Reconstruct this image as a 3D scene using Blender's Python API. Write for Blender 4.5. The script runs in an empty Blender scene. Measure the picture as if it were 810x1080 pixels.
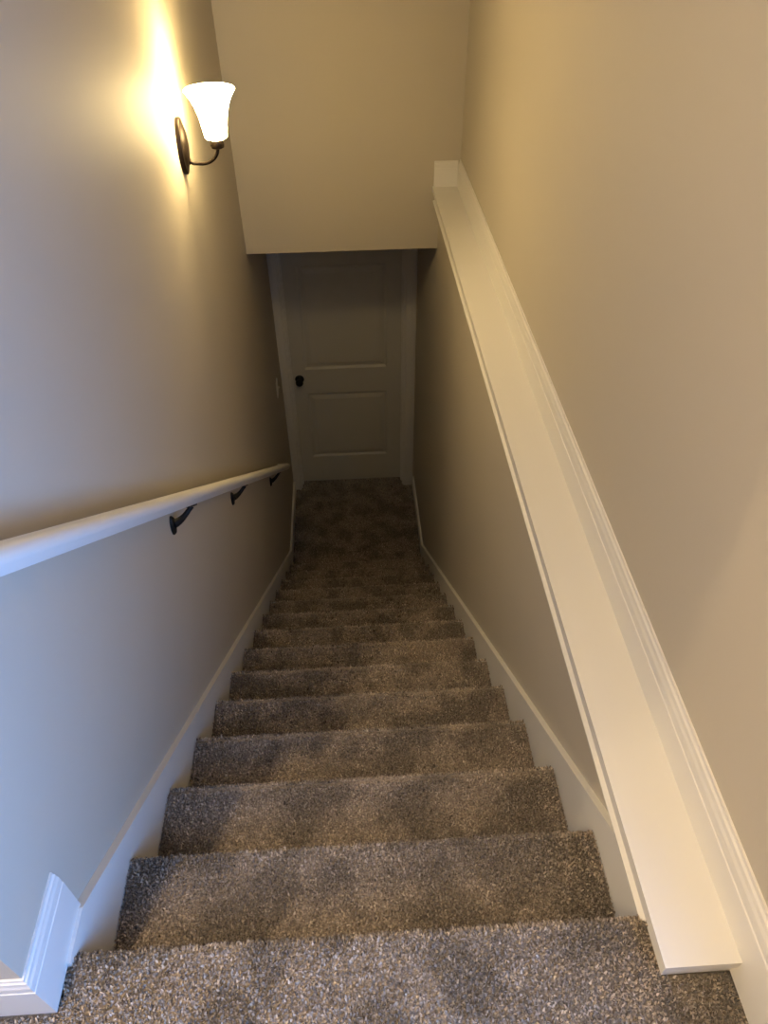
import bpy, bmesh, math, random
import numpy as np
from mathutils import Vector, Matrix

S = bpy.context.scene
COL = S.collection
RISE, RUN, W, T = 0.19, 0.2473, 0.96, 0.016
NR = 14
ZF = -NR * RISE            # lower floor
YH, ZH = 3.33, -0.256      # header face and soffit
XW = 1.073                 # upper right wall face
YD = 4.25                  # wall around the lower door
CEIL = 2.44
YC = -0.055                # outer corner at the top of the stairs
YE = 0.018                 # edge of upper floor
LEDGE = 0.057

# ------------------------------------------------------------ materials
def new_mat(name):
    m = bpy.data.materials.new(name); m.use_nodes = True
    nt = m.node_tree
    return m, nt, nt.nodes['Principled BSDF']

def paint(name, col, rough=.6, spec=.4, bump=.0, bscale=250, big=.0):
    m, nt, b = new_mat(name)
    tc = nt.nodes.new('ShaderNodeTexCoord')
    b.inputs['Roughness'].default_value = rough
    b.inputs['Specular IOR Level'].default_value = spec
    n2 = nt.nodes.new('ShaderNodeTexNoise'); n2.inputs['Scale'].default_value = 1.7; n2.inputs['Detail'].default_value = 3
    nt.links.new(tc.outputs['Object'], n2.inputs['Vector'])
    mix = nt.nodes.new('ShaderNodeMixRGB')
    mix.inputs[1].default_value = (*[c * .985 for c in col], 1)
    mix.inputs[2].default_value = (*[min(1, c * 1.015) for c in col], 1)
    nt.links.new(n2.outputs['Fac'], mix.inputs[0])
    nt.links.new(mix.outputs[0], b.inputs['Base Color'])
    if bump:
        n = nt.nodes.new('ShaderNodeTexNoise'); n.inputs['Scale'].default_value = bscale; n.inputs['Detail'].default_value = 3
        nt.links.new(tc.outputs['Object'], n.inputs['Vector'])
        bp = nt.nodes.new('ShaderNodeBump'); bp.inputs['Strength'].default_value = bump; bp.inputs['Distance'].default_value = .002
        nt.links.new(n.outputs['Fac'], bp.inputs['Height'])
        nt.links.new(bp.outputs[0], b.inputs['Normal'])
    return m

WALL = paint('greige wall paint', (.53, .485, .405), .62, .35, .10, 90)
CEILM = paint('ceiling paint', (.72, .70, .66), .9, .2, .3, 60)
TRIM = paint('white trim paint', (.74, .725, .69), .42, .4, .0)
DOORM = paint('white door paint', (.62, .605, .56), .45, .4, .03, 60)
BRONZE, _nt, _b = new_mat('oil rubbed bronze')
_b.inputs['Base Color'].default_value = (.022, .015, .011, 1); _b.inputs['Metallic'].default_value = .75; _b.inputs['Roughness'].default_value = .42
BLACK, _nt, _b = new_mat('black metal')
_b.inputs['Base Color'].default_value = (.012, .012, .013, 1); _b.inputs['Metallic'].default_value = .5; _b.inputs['Roughness'].default_value = .5
PLAST = paint('ivory plastic', (.78, .75, .68), .35, .5)

def carpet():
    m, nt, b = new_mat('mottled frieze carpet')
    b.inputs['Roughness'].default_value = .95
    b.inputs['Specular IOR Level'].default_value = .15
    b.inputs['Sheen Weight'].default_value = .25
    b.inputs['Sheen Roughness'].default_value = .5
    at = nt.nodes.new('ShaderNodeAttribute'); at.attribute_name = 'tone'
    tc = nt.nodes.new('ShaderNodeTexCoord')
    # fine yarn speckle
    n1 = nt.nodes.new('ShaderNodeTexNoise'); n1.inputs['Scale'].default_value = 210; n1.inputs['Detail'].default_value = 2
    nt.links.new(tc.outputs['Object'], n1.inputs['Vector'])
    mr = nt.nodes.new('ShaderNodeMapRange'); mr.inputs[1].default_value = .3; mr.inputs[2].default_value = .7
    nt.links.new(n1.outputs['Fac'], mr.inputs[0])
    mx = nt.nodes.new('ShaderNodeMixRGB'); mx.inputs[0].default_value = .28
    nt.links.new(at.outputs['Fac'], mx.inputs[1]); nt.links.new(mr.outputs[0], mx.inputs[2])
    cr = nt.nodes.new('ShaderNodeValToRGB')
    e = cr.color_ramp.elements
    e[0].position = .0; e[0].color = (.030, .024, .020, 1)
    e[1].position = 1.; e[1].color = (.84, .75, .64, 1)
    for p, c in ((.25, (.13, .102, .078, 1)), (.5, (.37, .305, .24, 1)), (.75, (.64, .545, .44, 1))):
        x = e.new(p); x.color = c
    nt.links.new(mx.outputs[0], cr.inputs[0])
    # brushed pile patches: the yarn leans another way and reads a shade darker
    n2 = nt.nodes.new('ShaderNodeTexNoise'); n2.inputs['Scale'].default_value = 7.5; n2.inputs['Detail'].default_value = 3; n2.inputs['Roughness'].default_value = .55
    nt.links.new(tc.outputs['Object'], n2.inputs['Vector'])
    r2 = nt.nodes.new('ShaderNodeMapRange'); r2.inputs[1].default_value = .42; r2.inputs[2].default_value = .55
    r2.inputs[3].default_value = .60; r2.inputs[4].default_value = 1.0
    nt.links.new(n2.outputs['Fac'], r2.inputs[0])
    mu = nt.nodes.new('ShaderNodeMixRGB'); mu.blend_type = 'MULTIPLY'; mu.inputs[0].default_value = 1
    nt.links.new(cr.outputs[0], mu.inputs[1]); nt.links.new(r2.outputs[0], mu.inputs[2])
    nt.links.new(mu.outputs[0], b.inputs['Base Color'])
    bp = nt.nodes.new('ShaderNodeBump'); bp.inputs['Strength'].default_value = .6; bp.inputs['Distance'].default_value = .003
    nt.links.new(n1.outputs['Fac'], bp.inputs['Height']); nt.links.new(bp.outputs[0], b.inputs['Normal'])
    return m
CARPET = carpet()

# ------------------------------------------------------------ helpers
def link(name, me, mat, parent=None, loc=None):
    o = bpy.data.objects.new(name, me); COL.objects.link(o)
    if mat: me.materials.append(mat)
    if parent: o.parent = parent
    if loc is not None: o.location = loc
    return o

def obj(name, bm, mat, parent=None, loc=None, smooth=False, bevel=0):
    if bevel:
        bmesh.ops.bevel(bm, geom=[e for e in bm.edges if e.calc_face_angle(0) > .5], offset=bevel, segments=2, affect='EDGES', profile=.5)
    bmesh.ops.recalc_face_normals(bm, faces=bm.faces)
    me = bpy.data.meshes.new(name); bm.to_mesh(me); bm.free()
    if smooth:
        for p in me.polygons: p.use_smooth = True
        if smooth is not True:
            me.set_sharp_from_angle(angle=smooth)
    return link(name, me, mat, parent, loc)

def box(bm, x0, x1, y0, y1, z0, z1):
    v = [bm.verts.new((x, y, z)) for x in (x0, x1) for y in (y0, y1) for z in (z0, z1)]
    for f in ((0, 1, 3, 2), (4, 6, 7, 5), (0, 4, 5, 1), (2, 3, 7, 6), (0, 2, 6, 4), (1, 5, 7, 3)):
        bm.faces.new([v[i] for i in f])
    return v

def extrude(bm, pts, f0, f1):
    """closed outline pts (2D) mapped to 3D by f0 and f1, capped"""
    a = [bm.verts.new(f0(*p)) for p in pts]; b = [bm.verts.new(f1(*p)) for p in pts]
    n = len(pts)
    for i in range(n):
        bm.faces.new((a[i], a[(i + 1) % n], b[(i + 1) % n], b[i]))
    bm.faces.new(a); bm.faces.new(b[::-1])

def tube(bm, pts, radii, n=14, cap=True, up=Vector((0, 1, 0))):
    pts = [Vector(p) for p in pts]; rings = []
    if not hasattr(radii, '__len__'): radii = [radii] * len(pts)
    for i, p in enumerate(pts):
        t = (pts[min(i + 1, len(pts) - 1)] - pts[max(i - 1, 0)]).normalized()
        a = t.cross(up)
        if a.length < .05: a = t.cross(Vector((1, 0, 0)))
        a.normalize(); b = t.cross(a)
        rings.append([bm.verts.new(p + radii[i] * (math.cos(q) * a + math.sin(q) * b)) for q in [2 * math.pi * k / n for k in range(n)]])
    for r, s in zip(rings, rings[1:]):
        for k in range(n): bm.faces.new((r[k], r[(k + 1) % n], s[(k + 1) % n], s[k]))
    if cap: bm.faces.new(rings[0][::-1]); bm.faces.new(rings[-1])

def lathe(bm, prof, M=Matrix(), n=40, sx=1, sy=1, close=False):
    """prof: (r, h) around local Z, transformed by M"""
    rings = []
    for r, h in prof:
        if r < 1e-5: rings.append([bm.verts.new(M @ Vector((0, 0, h)))])
        else: rings.append([bm.verts.new(M @ Vector((r * sx * math.cos(2 * math.pi * k / n), r * sy * math.sin(2 * math.pi * k / n), h))) for k in range(n)])
    pairs = list(zip(rings, rings[1:]))
    if close: pairs.append((rings[-1], rings[0]))
    for a, b in pairs:
        for k in range(n):
            k2 = (k + 1) % n
            if len(a) == 1 and len(b) == 1: continue
            if len(a) == 1: bm.faces.new((a[0], b[k], b[k2]))
            elif len(b) == 1: bm.faces.new((a[k], b[0], a[k2]))
            else: bm.faces.new((a[k], b[k], b[k2], a[k2]))

def tag(o, label, cat, group=None):
    o['label'] = label; o['category'] = cat
    if group: o['group'] = group
    return o
def struct(name, bm, mat, label=None, bevel=0, parent=None, smooth=False):
    o = obj(name, bm, mat, parent, bevel=bevel, smooth=smooth)
    if parent is None: o['kind'] = 'structure'
    if label: o['label'] = label
    return o
def thing(name, label, cat, loc):
    o = bpy.data.objects.new(name, None); COL.objects.link(o); o.location = loc
    o.empty_display_size = .1
    return tag(o, label, cat)

rng = np.random.default_rng(7)
def carpet_mesh(name, base_v, base_f, patches, parent=None):
    """base mesh plus tufts. patches: list of (origin, u, v, normal, lu, lv, pitch, size)"""
    V = [np.array(base_v, float)]; F3 = []; F4 = [list(f) for f in base_f]
    tone = [np.full(len(base_v), .33)]
    off = len(base_v)
    tris = []
    for (o, u, v, nrm, lu, lv, pitch, size) in patches:
        o, u, v, nrm = [np.array(q, float) for q in (o, u, v, nrm)]
        nu, nv = max(1, int(lu / pitch)), max(1, int(lv / pitch))
        gu, gv = np.meshgrid((np.arange(nu) + .5) / nu * lu, (np.arange(nv) + .5) / nv * lv)
        gu = gu.ravel(); gv = gv.ravel(); N = len(gu)
        gu = gu + rng.uniform(-.6, .6, N) * pitch; gv = gv + rng.uniform(-.6, .6, N) * pitch
        gu = np.clip(gu, .002, lu - .002); gv = np.clip(gv, 0, lv)
        P = o + gu[:, None] * u + gv[:, None] * v
        ang = rng.uniform(0, 2 * np.pi, N)
        side = np.cos(ang)[:, None] * u + np.sin(ang)[:, None] * v
        perp = -np.sin(ang)[:, None] * u + np.cos(ang)[:, None] * v
        h = rng.uniform(.6, 1.25, N)[:, None] * size
        w = rng.uniform(.32, .55, N)[:, None] * size * .62
        lean = rng.uniform(-.2, .75, N)[:, None] * size
        tw = rng.uniform(-.3, .3, N)[:, None] * size
        b0 = P - side * w; b1 = P + side * w
        m0 = P - side * w * 1.05 + nrm * h * .55 + perp * lean * .35; m1 = P + side * w * 1.05 + nrm * h * .55 + perp * lean * .35
        tip0 = P - side * w * .35 + nrm * h + perp * lean + side * tw; tip1 = P + side * w * .45 + nrm * h * .96 + perp * lean + side * tw
        vv = np.stack([b0, b1, m1, m0, tip1, tip0], 1).reshape(-1, 3)
        V.append(vv)
        t = np.clip(rng.normal(.50, .17, N), 0, 1)
        tone.append(np.repeat(t, 6))
        idx = off + np.arange(N)[:, None] * 6
        tris.append(np.concatenate([idx + np.array([0, 1, 2, 3]), idx + np.array([3, 2, 4, 5])], 0))
        off += N * 6
    Vn = np.concatenate(V); tn = np.concatenate(tone)
    q = np.concatenate(tris) if tris else np.zeros((0, 4), int)
    loops = [i for f in F4 for i in f]; sizes = [len(f) for f in F4]
    L = np.concatenate([np.array(loops, int), q.ravel()])
    sz = np.concatenate([np.array(sizes, int), np.full(len(q), 4)])
    st = np.concatenate([[0], np.cumsum(sz)[:-1]])
    me = bpy.data.meshes.new(name)
    me.vertices.add(len(Vn)); me.vertices.foreach_set('co', Vn.ravel().astype(np.float32))
    me.loops.add(len(L)); me.loops.foreach_set('vertex_index', L.astype(np.int32))
    me.polygons.add(len(sz)); me.polygons.foreach_set('loop_start', st.astype(np.int32))
    me.update(calc_edges=True)
    a = me.attributes.new('tone', 'FLOAT', 'POINT'); a.data.foreach_set('value', tn.astype(np.float32))
    me.validate()
    return link(name, me, CARPET, parent)

def bm_lists(bm):
    bmesh.ops.recalc_face_normals(bm, faces=bm.faces); bm.verts.index_update()
    r = [tuple(v.co) for v in bm.verts], [[v.index for v in f.verts] for f in bm.faces]
    bm.free(); return r

# ------------------------------------------------------------ floors and staircase
TH = .005   # the yarn stands this high above its backing
X, Y, Z = (1, 0, 0), (0, 1, 0), (0, 0, 1)
bm = bmesh.new()
R = .016
def nose(ye, zt, back, zb, rz=.05):
    """side outline of a carpeted edge, back to nose to riser foot"""
    p = [(back, zt)]
    for k in range(6):
        a = math.pi / 2 * (1 - k / 5)
        p.append((ye - R + R * math.cos(a), zt - R + R * math.sin(a)))
    p += [(ye - .001, zt - .028), (ye - .010, zt - .040), (ye - .022, zt - rz), (ye - .024, zb), (back, zb)]
    return p
extrude(bm, nose(YE, -TH, -4.0, -RISE - .02), lambda y, z: (-.004, y, z), lambda y, z: (W, y, z))
box(bm, W, XW, -4.0, -.07, -.2, -TH)                    # beside the ledge
box(bm, -3.0, -.004, -4.0, YC - .002, -.2, -TH)             # hall to the left
bv, bf = bm_lists(bm)
fl = carpet_mesh('floor', bv, bf, [
    ((-.007, -.30, -TH), X, Y, Z, W + .007, .30 + YE - .010, .0034, .0064),
    ((-.002, YE - .010, -TH - .002), X, (0, .7071, -.7071), (0, .7071, .7071), W + .002, .014, .0032, .0062),
    ((-.002, YE, -.012), X, (0, 0, -1), Y, W + .002, .03, .0034, .0060),
    ((W, -.30, -TH), X, Y, Z, 1.06 - W, .225, .0034, .0064),
    ((-.26, -.30, -TH), X, Y, Z, .253, .232, .0034, .0064),
])
fl['kind'] = 'structure'; fl['label'] = 'mottled grey brown carpet of the upper hall at the top of the stairs'

bm = bmesh.new(); box(bm, -.0, W, 13 * RUN - .02, 4.45, ZF - .1, ZF - TH)
bv, bf = bm_lists(bm)
fl2 = carpet_mesh('floor_lower', bv, bf, [((0, 13 * RUN - .02, ZF - TH), X, Y, Z, W, 1.14, .008, .010)])
fl2['kind'] = 'structure'; fl2['label'] = 'dark shaded carpet of the lower hall in front of the door'

stairs = thing('staircase', 'straight carpeted staircase descending between two white skirt boards', 'stairs', (W / 2, 13 * RUN, ZF))
for k in range(1, 14):
    ye, zt = k * RUN, -k * RISE
    back = (k - 1) * RUN - .026 + (YE if k == 1 else 0)
    bm = bmesh.new()
    pr = nose(ye, zt - TH, back, zt - RISE)
    n = 9; xs = [0.0015 + (W - .003) * i / (n - 1) for i in range(n)]
    rings = []
    for i, x in enumerate(xs):
        dr = .003 if i in (0, n - 1) else 0.0
        wob = .0025 * math.sin(k * 3.1 + i * 1.7)
        rings.append([bm.verts.new((x, y - (dr if y > ye - .03 else 0) + (wob if y > ye - .02 else 0), z - (dr if z > zt - .02 else 0))) for y, z in pr])
    for a, b in zip(rings, rings[1:]):
        for j in range(len(pr)):
            bm.faces.new((a[j], a[(j + 1) % len(pr)], b[(j + 1) % len(pr)], b[j]))
    bm.faces.new(rings[0]); bm.faces.new(rings[-1][::-1])
    bv, bf = bm_lists(bm)
    d = math.hypot(ye + .4, zt - 1.35)
    pitch = .0036 * max(1, d / 1.75); size = .0066 * max(1, (d / 1.75) ** .5)
    pt = [((.001, back + .02, zt - TH), X, Y, Z, W - .002, RUN - .012, pitch, size),
          ((.001, ye - .010, zt - TH - .002), X, (0, .7071, -.7071), (0, .7071, .7071), W - .002, .014, pitch * .9, size * .95),
          ((.001, ye, zt - .013), X, (0, 0, -1), Y, W - .002, .028, pitch, size * .9)]
    o = carpet_mesh('carpeted_step', bv, bf, pt)
    o.parent = stairs; o.matrix_parent_inverse = Matrix.Translation((-W / 2, -13 * RUN, -ZF))

# ------------------------------------------------------------ walls, header, ceilings
bm = bmesh.new()
box(bm, -.136, -T, YC, 4.5, ZF - .1, CEIL)
wl = struct('wall_left', bm, WALL, 'greige painted stair wall with the handrail and the wall lamp')
bm = bmesh.new(); box(bm, -3.0, -.136, YC, YC + .12, -.2, CEIL)
struct('wall_hall_left', bm, WALL)
bm = bmesh.new(); box(bm, W + T, XW + .1, -.06, 4.5, ZF - .1, .0345)
struct('wall_right_lower', bm, WALL, 'greige wall beside the steps, below the white ledge')
# right upper wall with a window opening behind the camera
WY0, WY1, WZ0, WZ1 = -1.25, -.30, .35, 1.40
bm = bmesh.new()
box(bm, XW, XW + .12, WY1, 4.5, .03, CEIL)
box(bm, XW, XW + .12, -4.0, WY0, -.1, CEIL)
box(bm, XW, XW + .12, WY0, WY1, -.1, WZ0); box(bm, XW, XW + .12, WY0, WY1, WZ1, CEIL)
box(bm, XW, XW + .12, WY1, -.06, -.1, .03)
struct('wall_right', bm, WALL, 'greige painted upper wall rising above the white ledge')
bm = bmesh.new()
for (a, b, c, d_) in ((WY0, WY1, WZ0, WZ0 + .04), (WY0, WY1, WZ1 - .04, WZ1), (WY0, WY0 + .04, WZ0, WZ1), (WY1 - .04, WY1, WZ0, WZ1), (WY0, WY1, .87, .90)):
    box(bm, XW + .04, XW + .09, a, b, c, d_)
struct('window_1', bm, TRIM)
bm = bmesh.new(); box(bm, -T, XW, YH, 4.5, ZH, CEIL)
struct('wall_header', bm, WALL, 'greige wall hanging over the lower end of the stairs')
bm = bmesh.new(); box(bm, -3.12, -3.0, -4.0, YC + .12, -.2, CEIL); struct('wall_hall_side', bm, WALL)
bm = bmesh.new(); box(bm, -3.12, XW + .12, -4.12, -4.0, -.2, CEIL); struct('wall_hall_back', bm, WALL)
bm = bmesh.new(); box(bm, -3.12, XW + .12, -4.12, 4.5, CEIL, CEIL + .1); struct('ceiling', bm, CEILM)
# wall around the lower door
DX0, DX1, DZ = .049, .884, ZF + 2.04
bm = bmesh.new()
box(bm, -T, DX0, YD, YD + .12, ZF - .1, ZH); box(bm, DX1, W + T, YD, YD + .12, ZF - .1, ZH); box(bm, DX0, DX1, YD, YD + .12, DZ, ZH)
struct('wall_door', bm, WALL)

# ------------------------------------------------------------ trim
def bb_profile(h, t):
    """baseboard section: (out, up), stepped colonial top"""
    return [(0, 0), (t, 0), (t, h * .72), (t * .86, h * .73), (t * .84, h * .77), (t * .90, h * .79), (t * .86, h * .85), (t * .66, h * .89), (t * .60, h * .94), (t * .36, h * .96), (t * .32, h), (0, h)]
# skirt boards
def slope(y, h=.0754): return -y / RUN * RISE + h
HB = .0917
yb = RUN / RISE * (-(ZF + HB) + .0754)
for side, nm in ((-1, 'trim_1'), (1, 'trim_2')):
    bm = bmesh.new()
    if side < 0: top = [(.0, .011), (.084, .011)]
    else: top = [(-.05, .028), ((.0754 - .028) / RISE * RUN, .028)]
    low = []
    outline = top + [(yb, ZF + HB), (YD - .018, ZF + HB), (YD - .018, ZF - .02), (13 * RUN, ZF - .02), (top[0][0], -.3)]
    x0, x1 = (-T, 0) if side < 0 else (W, W + T)
    extrude(bm, outline, lambda y, z: (x0, y, z), lambda y, z: (x1, y, z))
    struct(nm, bm, TRIM, ('white stair skirt board along the left wall under the handrail', 'white stair skirt board along the right wall under the ledge')[side > 0], bevel=.0012)
# upper left baseboards
bm = bmesh.new()
P = bb_profile(.142, .0095)
extrude(bm, P, lambda o, u: (-T + o, YC - o, u), lambda o, u: (-T + o, .092, u))
struct('baseboard_left', bm, TRIM, 'short white baseboard ending at the top of the left skirt board')
bm = bmesh.new()
extrude(bm, P, lambda o, u: (-3.0, YC - o, u), lambda o, u: (-T + o, YC - o, u))
struct('baseboard_hall', bm, TRIM, 'white baseboard on the hall wall left of the corner')
# right baseboard
P = bb_profile(.180, .013)
bm = bmesh.new()
extrude(bm, P, lambda o, u: (XW - o, -4.0, u), lambda o, u: (XW - o, YH, u))
struct('baseboard_right', bm, TRIM, 'long white moulded baseboard along the upper right wall above the ledge')
P = bb_profile(.118, .012)
bm = bmesh.new()
extrude(bm, P, lambda o, u: (.945, YH - o, LEDGE + u), lambda o, u: (1.061, YH - o, LEDGE + u))
struct('baseboard_header', bm, TRIM, 'short white baseboard piece closing the far end of the ledge')
# ledge
ledge = thing('wall_ledge', 'long level white ledge running above the steps along the right wall', 'ledge', (1.0, 0, 0))
pi_ = Matrix.Translation((-1.0, 0, 0))
bm = bmesh.new(); box(bm, .939, 1.06, -.076, YH, .035, LEDGE)
o = obj('ledge_board', bm, TRIM, ledge, bevel=.002); o.matrix_parent_inverse = pi_
bm = bmesh.new()
extrude(bm, [(.9765, .035), (.952, .035), (.952, -.007), (.9435, -.012), (.9435, -.0165), (.9765, -.018)], lambda x, z: (x, -.0, z), lambda x, z: (x, YH - .002, z))
o = obj('apron_moulding', bm, TRIM, ledge); o.matrix_parent_inverse = pi_
bm = bmesh.new(); box(bm, .948, 1.06, -.070, .0, .0, .035)
o = obj('support_block', bm, TRIM, ledge); o.matrix_parent_inverse = pi_

# ------------------------------------------------------------ lower door
bm = bmesh.new()
def cas_prof(w): return [(0, 0), (w, 0), (w, .010), (w * .92, .014), (w * .75, .0155), (w * .62, .018), (w * .12, .018), (w * .06, .012), (0, .011)]
for (xin, w, sg) in ((DX0 - .004, .060, -1), (DX1 + .002, .080, 1)):
    pr = [(xin + sg * a, YD - b) for a, b in cas_prof(w)]
    extrude(bm, pr, lambda x, y: (x, y, ZF - .003), lambda x, y: (x, y, DZ + .07))
pr = [(DZ + a, YD - b) for a, b in cas_prof(.07)]
extrude(bm, pr, lambda z, y: (DX0 - .004, y, z), lambda z, y: (DX1 + .002, y, z))
# jambs and head inside the opening, with door stops
JY0, JY1 = YD - .002, YD + .12
box(bm, DX0 - .004, DX0 + .004, JY0, JY1, ZF, DZ); box(bm, DX1 - .004, DX1 + .002, JY0, JY1, ZF, DZ); box(bm, DX0, DX1, JY0, JY1, DZ - .008, DZ + .002)
for a, b in ((DX0 + .004, DX0 + .014), (DX1 - .014, DX1 - .004)): box(bm, a, b, YD + .045, YD + .075, ZF, DZ - .008)
struct('trim_3', bm, TRIM, 'white casing around the lower door')
DY = YD + .080
DXL, DXR, DZB, DZT = DX0 + .004, DX1 - .004, ZF + .008, DZ - .010
# panelled leaf: a grid front with sunk, raised-field panels
bm = bmesh.new()
px0, px1 = .155, .765
panels = [(ZF + .262, ZF + .872), (ZF + 1.083, ZF + 1.88)]
def quad(a, b, c, d_): bm.faces.new([bm.verts.new(q) for q in (a, b, c, d_)])
def rect(x0, x1, z0, z1, y): quad((x0, y, z0), (x1, y, z0), (x1, y, z1), (x0, y, z1))
rect(DXL, px0, DZB, DZT, DY); rect(px1, DXR, DZB, DZT, DY)
zz = [DZB] + [z for p in panels for z in p] + [DZT]
for i in range(0, len(zz), 2): rect(px0, px1, zz[i], zz[i + 1], DY)
for z0, z1 in panels:
    steps = [(0, 0), (.004, .002), (.016, .011), (.024, .011), (.052, .003), (.056, .0025)]
    rr = [[(px0 + i, DY + dy, z0 + i), (px1 - i, DY + dy, z0 + i), (px1 - i, DY + dy, z1 - i), (px0 + i, DY + dy, z1 - i)] for i, dy in steps]
    for a, b in zip(rr, rr[1:]):
        for k in range(4): quad(a[k], a[(k + 1) % 4], b[(k + 1) % 4], b[k])
    quad(*rr[-1])
B = DY + .035
quad((DXL, B, DZB), (DXL, B, DZT), (DXR, B, DZT), (DXR, B, DZB))
quad((DXL, DY, DZB), (DXL, B, DZB), (DXR, B, DZB), (DXR, DY, DZB)); quad((DXL, DY, DZT), (DXR, DY, DZT), (DXR, B, DZT), (DXL, B, DZT))
quad((DXL, DY, DZB), (DXL, DY, DZT), (DXL, B, DZT), (DXL, B, DZB)); quad((DXR, DY, DZB), (DXR, B, DZB), (DXR, B, DZT), (DXR, DY, DZT))
bmesh.ops.remove_doubles(bm, verts=bm.verts, dist=.0002)
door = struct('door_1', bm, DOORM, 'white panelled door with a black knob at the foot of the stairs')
bm = bmesh.new()
M = Matrix.Translation((.111, DY, -1.655)) @ Matrix.Rotation(math.pi / 2, 4, 'X')
lathe(bm, [(0, 0), (.033, 0), (.034, .004), (.030, .009), (.014, .012), (.011, .018), (.011, .030), (.018, .036), (.026, .044), (.029, .053), (.027, .061), (.018, .067), (0, .069)], M, 28)
o = obj('door_knob', bm, BLACK, door, smooth=True); o['label'] = 'black round door knob'

# ------------------------------------------------------------ handrail
RA = .882       # rail axis height above the step line
sl = RISE / RUN
ang = math.atan(sl)
Y0, Y1 = .02, 3.40
def rail_pt(y, x, n):
    """point of the rail at run y, offset x from the wall side, n perpendicular to the rail"""
    return (x, y + n * math.sin(ang), RA - sl * y + n * math.cos(ang))
prof = [(.022, -.016), (.026, -.022), (.050, -.022), (.055, -.016), (.0570, -.010), (.0605, -.006), (.0625, .001), (.0605, .0085), (.0555, .0145), (.048, .0172), (.0385, .0180), (.029, .0176), (.0205, .0150), (.0168, .0095), (.0155, .001), (.0175, -.006), (.0205, -.010)]
rail = thing('handrail', 'white wooden handrail on black brackets along the left stair wall', 'handrail', (.04, Y0, RA - sl * Y0))
inv = Matrix.Translation((-.04, -Y0, -(RA - sl * Y0)))
bm = bmesh.new()
rings = []
for y in (Y0, Y1):
    rings.append([bm.verts.new(rail_pt(y, a, b)) for a, b in prof])
n = len(prof)
# end return, mitred towards the wall
ring2 = [bm.verts.new(rail_pt(Y1 + .79 * (a - .0155) , a, b)) for a, b in prof]
for A, Bq in ((rings[0], rings[1]), (rings[1], ring2)):
    for k in range(n): bm.faces.new((A[k], A[(k + 1) % n], Bq[(k + 1) % n], Bq[k]))
# from the mitre the section turns across to the wall
ring3 = [bm.verts.new(rail_pt(Y1 + .79 * (a - .0155), -T, b)) for a, b in prof]
for k in range(n): bm.faces.new((ring2[k], ring2[(k + 1) % n], ring3[(k + 1) % n], ring3[k]))
bm.faces.new(rings[0]); bm.faces.new(ring3[::-1])
o = obj('rail', bm, TRIM, rail, smooth=math.radians(50)); o.matrix_parent_inverse = inv

def bracket(y):
    z = RA - sl * y
    bm = bmesh.new()
    # rosette: teardrop plate on the wall
    zc = z - .098
    M = Matrix.Translation((-T, y, zc)) @ Matrix.Rotation(math.pi / 2, 4, 'Y')
    lathe(bm, [(0, 0), (.024, 0), (.024, .004), (.019, .009), (.010, .011), (0, .0115)], M, 24, sx=1.35, sy=.72)
    # tapering arm reaching out from the wall to the saddle under the rail
    ex, ey = .036, y + .046
    ez = RA - sl * ey - .036
    pts = []
    for k in range(8):
        t = k / 7
        pts.append((-T + .007 + (ex + T - .007) * t, y + .046 * t ** 1.2, (zc + .006) + (ez - zc - .006) * t ** 1.15 - .006 * math.sin(t * math.pi)))
    tube(bm, pts, [.0135, .0125, .011, .0095, .0082, .0075, .007, .0085], 12)
    # saddle strip under the rail
    a = []
    for s0, wd in ((-.032, .006), (-.02, .009), (.02, .009), (.045, .0095), (.052, .006)):
        a.append((s0, wd))
    t1 = [bm.verts.new(rail_pt(ey + s0 * .79, .038 + wd, -.0215)) for s0, wd in a]
    t2 = [bm.verts.new(rail_pt(ey + s0 * .79, .038 - wd, -.0215)) for s0, wd in a]
    u1 = [bm.verts.new(rail_pt(ey + s0 * .79, .038 + wd, -.0280)) for s0, wd in a]
    u2 = [bm.verts.new(rail_pt(ey + s0 * .79, .038 - wd, -.0280)) for s0, wd in a]
    for i in range(4):
        for P_, Q_ in ((t1, t2), (u2, u1), (u1, t1), (t2, u2)): bm.faces.new((P_[i], P_[i + 1], Q_[i + 1], Q_[i]))
    for i in (0, 4): bm.faces.new((t1[i], t2[i], u2[i], u1[i]))
    o = obj('rail_bracket', bm, BLACK, rail, smooth=math.radians(45)); o.matrix_parent_inverse = inv; o['label'] = 'black metal rail bracket'
for y in (.16, 1.09, 1.88, 2.98): bracket(y)

# ------------------------------------------------------------ wall switch by the lower door
sw = thing('light_switch', 'small ivory light switch on the left wall beside the lower door', 'light switch', (-T, 3.905, -1.45))
bm = bmesh.new(); box(bm, 0, .006, -.036, .036, -.058, .058)
obj('switch_plate', bm, PLAST, sw, bevel=.0025)
bm = bmesh.new(); box(bm, .006, .010, -.008, .008, -.014, .014)
extrude(bm, [(.008, -.004), (.020, .006), (.020, .011), (.008, .008)], lambda x, z: (x, -.004, z), lambda x, z: (x, .004, z))
tg = obj('toggle', bm, PLAST, sw)

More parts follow.
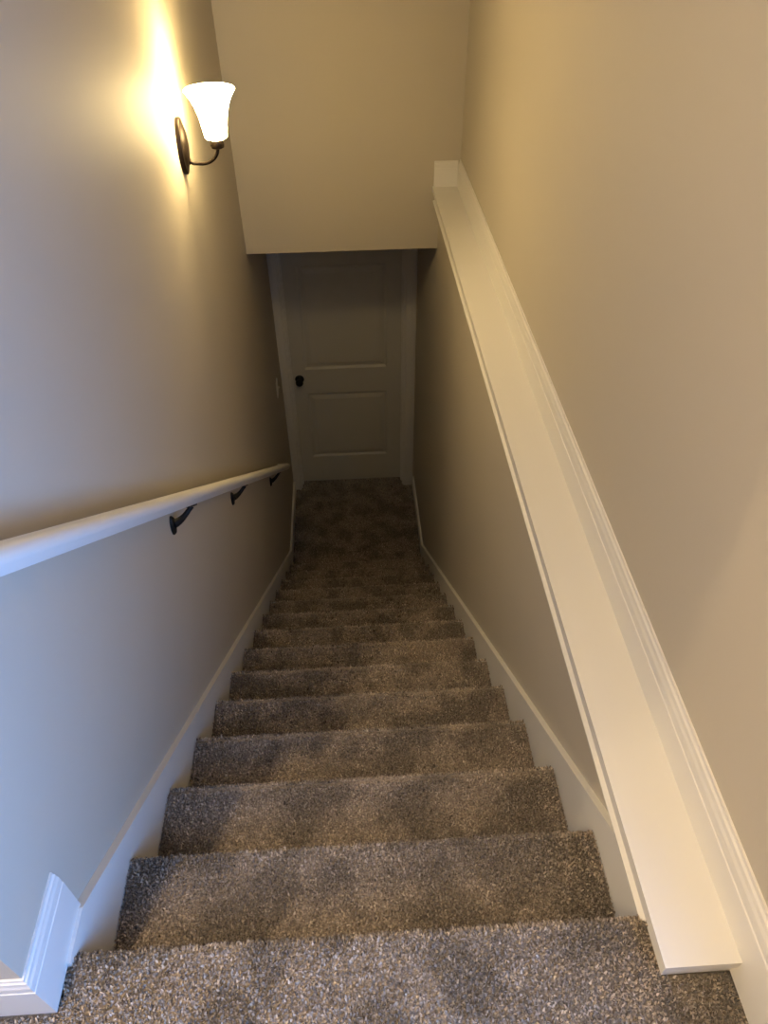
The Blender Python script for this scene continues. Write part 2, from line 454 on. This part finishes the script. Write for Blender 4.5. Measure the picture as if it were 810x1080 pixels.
# ------------------------------------------------------------ sconce
SY = 2.15; SXC = .102
sc = thing('wall_sconce', 'lit bronze wall sconce with a white bell-shaped glass shade', 'wall lamp', (-T, SY, .61))
def put(name, bm, mat, **k):
    o = obj(name, bm, mat, sc, **k); o.matrix_parent_inverse = Matrix.Translation((T, -SY, -.61)); return o
bm = bmesh.new()
M = Matrix.Translation((-T, SY, .612)) @ Matrix.Rotation(math.pi / 2, 4, 'Y')
lathe(bm, [(0, 0), (.060, 0), (.060, .010), (.058, .0135), (.053, .0145), (.050, .0145), (.044, .018), (.034, .022), (.02, .025), (0, .026)], M, 44, sx=1.42, sy=.86)
put('back_plate', bm, BRONZE, smooth=math.radians(40))
bm = bmesh.new()
pts = [(.002, SY, .566), (.016, SY, .5585)]
for k in range(11):
    a = -math.pi / 2 + k / 10 * math.pi / 2
    pts.append((.045 + (SXC - .045) * math.cos(a), SY, .607 + .050 * math.sin(a)))
tube(bm, pts, .0055, 12)
tube(bm, [(-.002, SY, .566), (.006, SY, .566), (.010, SY, .566)], [.011, .011, .007], 16)
put('arm', bm, BRONZE, smooth=math.radians(50))
bm = bmesh.new()
lathe(bm, [(0, .602), (.012, .602), (.021, .606), (.022, .612), (.022, .630), (.020, .633), (0, .633)], Matrix.Translation((SXC, SY, 0)), 28)
put('fitter_cup', bm, BRONZE, smooth=math.radians(40))
GL, nt, b = new_mat('frosted white glass')
b.inputs['Base Color'].default_value = (.9, .88, .84, 1); b.inputs['Roughness'].default_value = .35
b.inputs['Emission Color'].default_value = (1.0, .73, .32, 1); b.inputs['Emission Strength'].default_value = 88
bm = bmesh.new()
outer = [(.012, .632), (.030, .633), (.035, .638), (.037, .650), (.040, .672), (.045, .700), (.053, .726), (.064, .750), (.0745, .7655), (.078, .7715)]
inner = [(r - .0035, z + .001) for r, z in outer[::-1]]; inner[0] = (.076, .7735)
prof = outer + inner[:-1] + [(.012, .636)]
lathe(bm, prof, Matrix.Translation((SXC, SY, 0)), 48, close=True)
shade = put('glass_shade', bm, GL, smooth=math.radians(60)); shade['label'] = 'white frosted glass bell shade, glowing'
BU, nt, b = new_mat('bulb glass')
b.inputs['Emission Color'].default_value = (1.0, .76, .42, 1); b.inputs['Emission Strength'].default_value = 55
bm = bmesh.new()
lathe(bm, [(0, .637), (.012, .637), (.013, .655), (.020, .672), (.026, .690), (.0265, .703), (.021, .718), (.010, .727), (0, .729)], Matrix.Translation((SXC, SY, 0)), 24)
put('light_bulb', bm, BU, smooth=True)

# ------------------------------------------------------------ lights
def lamp(name, kind, loc, energy, col, size=.1, rot=None, spread=None, sy=None):
    l = bpy.data.lights.new(name, kind); l.energy = energy; l.color = col
    if kind == 'AREA':
        l.size = size
        if sy: l.shape = 'RECTANGLE'; l.size_y = sy
        if spread: l.spread = spread
    else: l.shadow_soft_size = size
    o = bpy.data.objects.new(name, l); COL.objects.link(o); o.location = loc
    if rot: o.rotation_euler = rot
    return o
WARM = (1.0, .74, .42)
lamp('hall_ceiling_lamp', 'POINT', (-.27, -.72, 2.36), 122, WARM, .03)
lamp('hall_side_lamp', 'POINT', (-2.2, -.89, 2.1), 70, WARM, .05)
lamp('window_daylight', 'AREA', (XW + .14, (WY0 + WY1) / 2, (WZ0 + WZ1) / 2), 68, (.13, .40, 1.0), WY1 - WY0, (math.radians(90), 0, math.radians(90)), sy=WZ1 - WZ0)

wd = bpy.data.worlds.new('World'); S.world = wd; wd.use_nodes = True
wd.node_tree.nodes['Background'].inputs[0].default_value = (.45, .62, 1, 1)
wd.node_tree.nodes['Background'].inputs[1].default_value = .1

# ------------------------------------------------------------ camera
ya, pi2, ro = math.radians(2.8314), math.radians(-42.8429), math.radians(-.6826)
F = Vector((math.sin(ya) * math.cos(pi2), math.cos(ya) * math.cos(pi2), math.sin(pi2)))
Rt = F.cross(Vector((0, 0, 1))).normalized(); U = Rt.cross(F)
R2 = Rt * math.cos(ro) + U * math.sin(ro); U2 = -Rt * math.sin(ro) + U * math.cos(ro)
cam = bpy.data.cameras.new('Camera'); co = bpy.data.objects.new('Camera', cam); COL.objects.link(co)
m = Matrix.Identity(4)
for i in range(3):
    m[i][0] = R2[i]; m[i][1] = U2[i]; m[i][2] = -F[i]
m.translation = Vector((.4964, -.4039, 1.3478))
co.matrix_world = m
cam.sensor_fit = 'VERTICAL'; cam.sensor_height = 24; cam.lens = 775.5 / 1080 * 24
cam.clip_start = .02
S.camera = co
S.view_settings.view_transform = 'Standard'; S.view_settings.look = 'None'
S.view_settings.exposure = 0; S.view_settings.gamma = 1; S.view_settings.use_curve_mapping = False
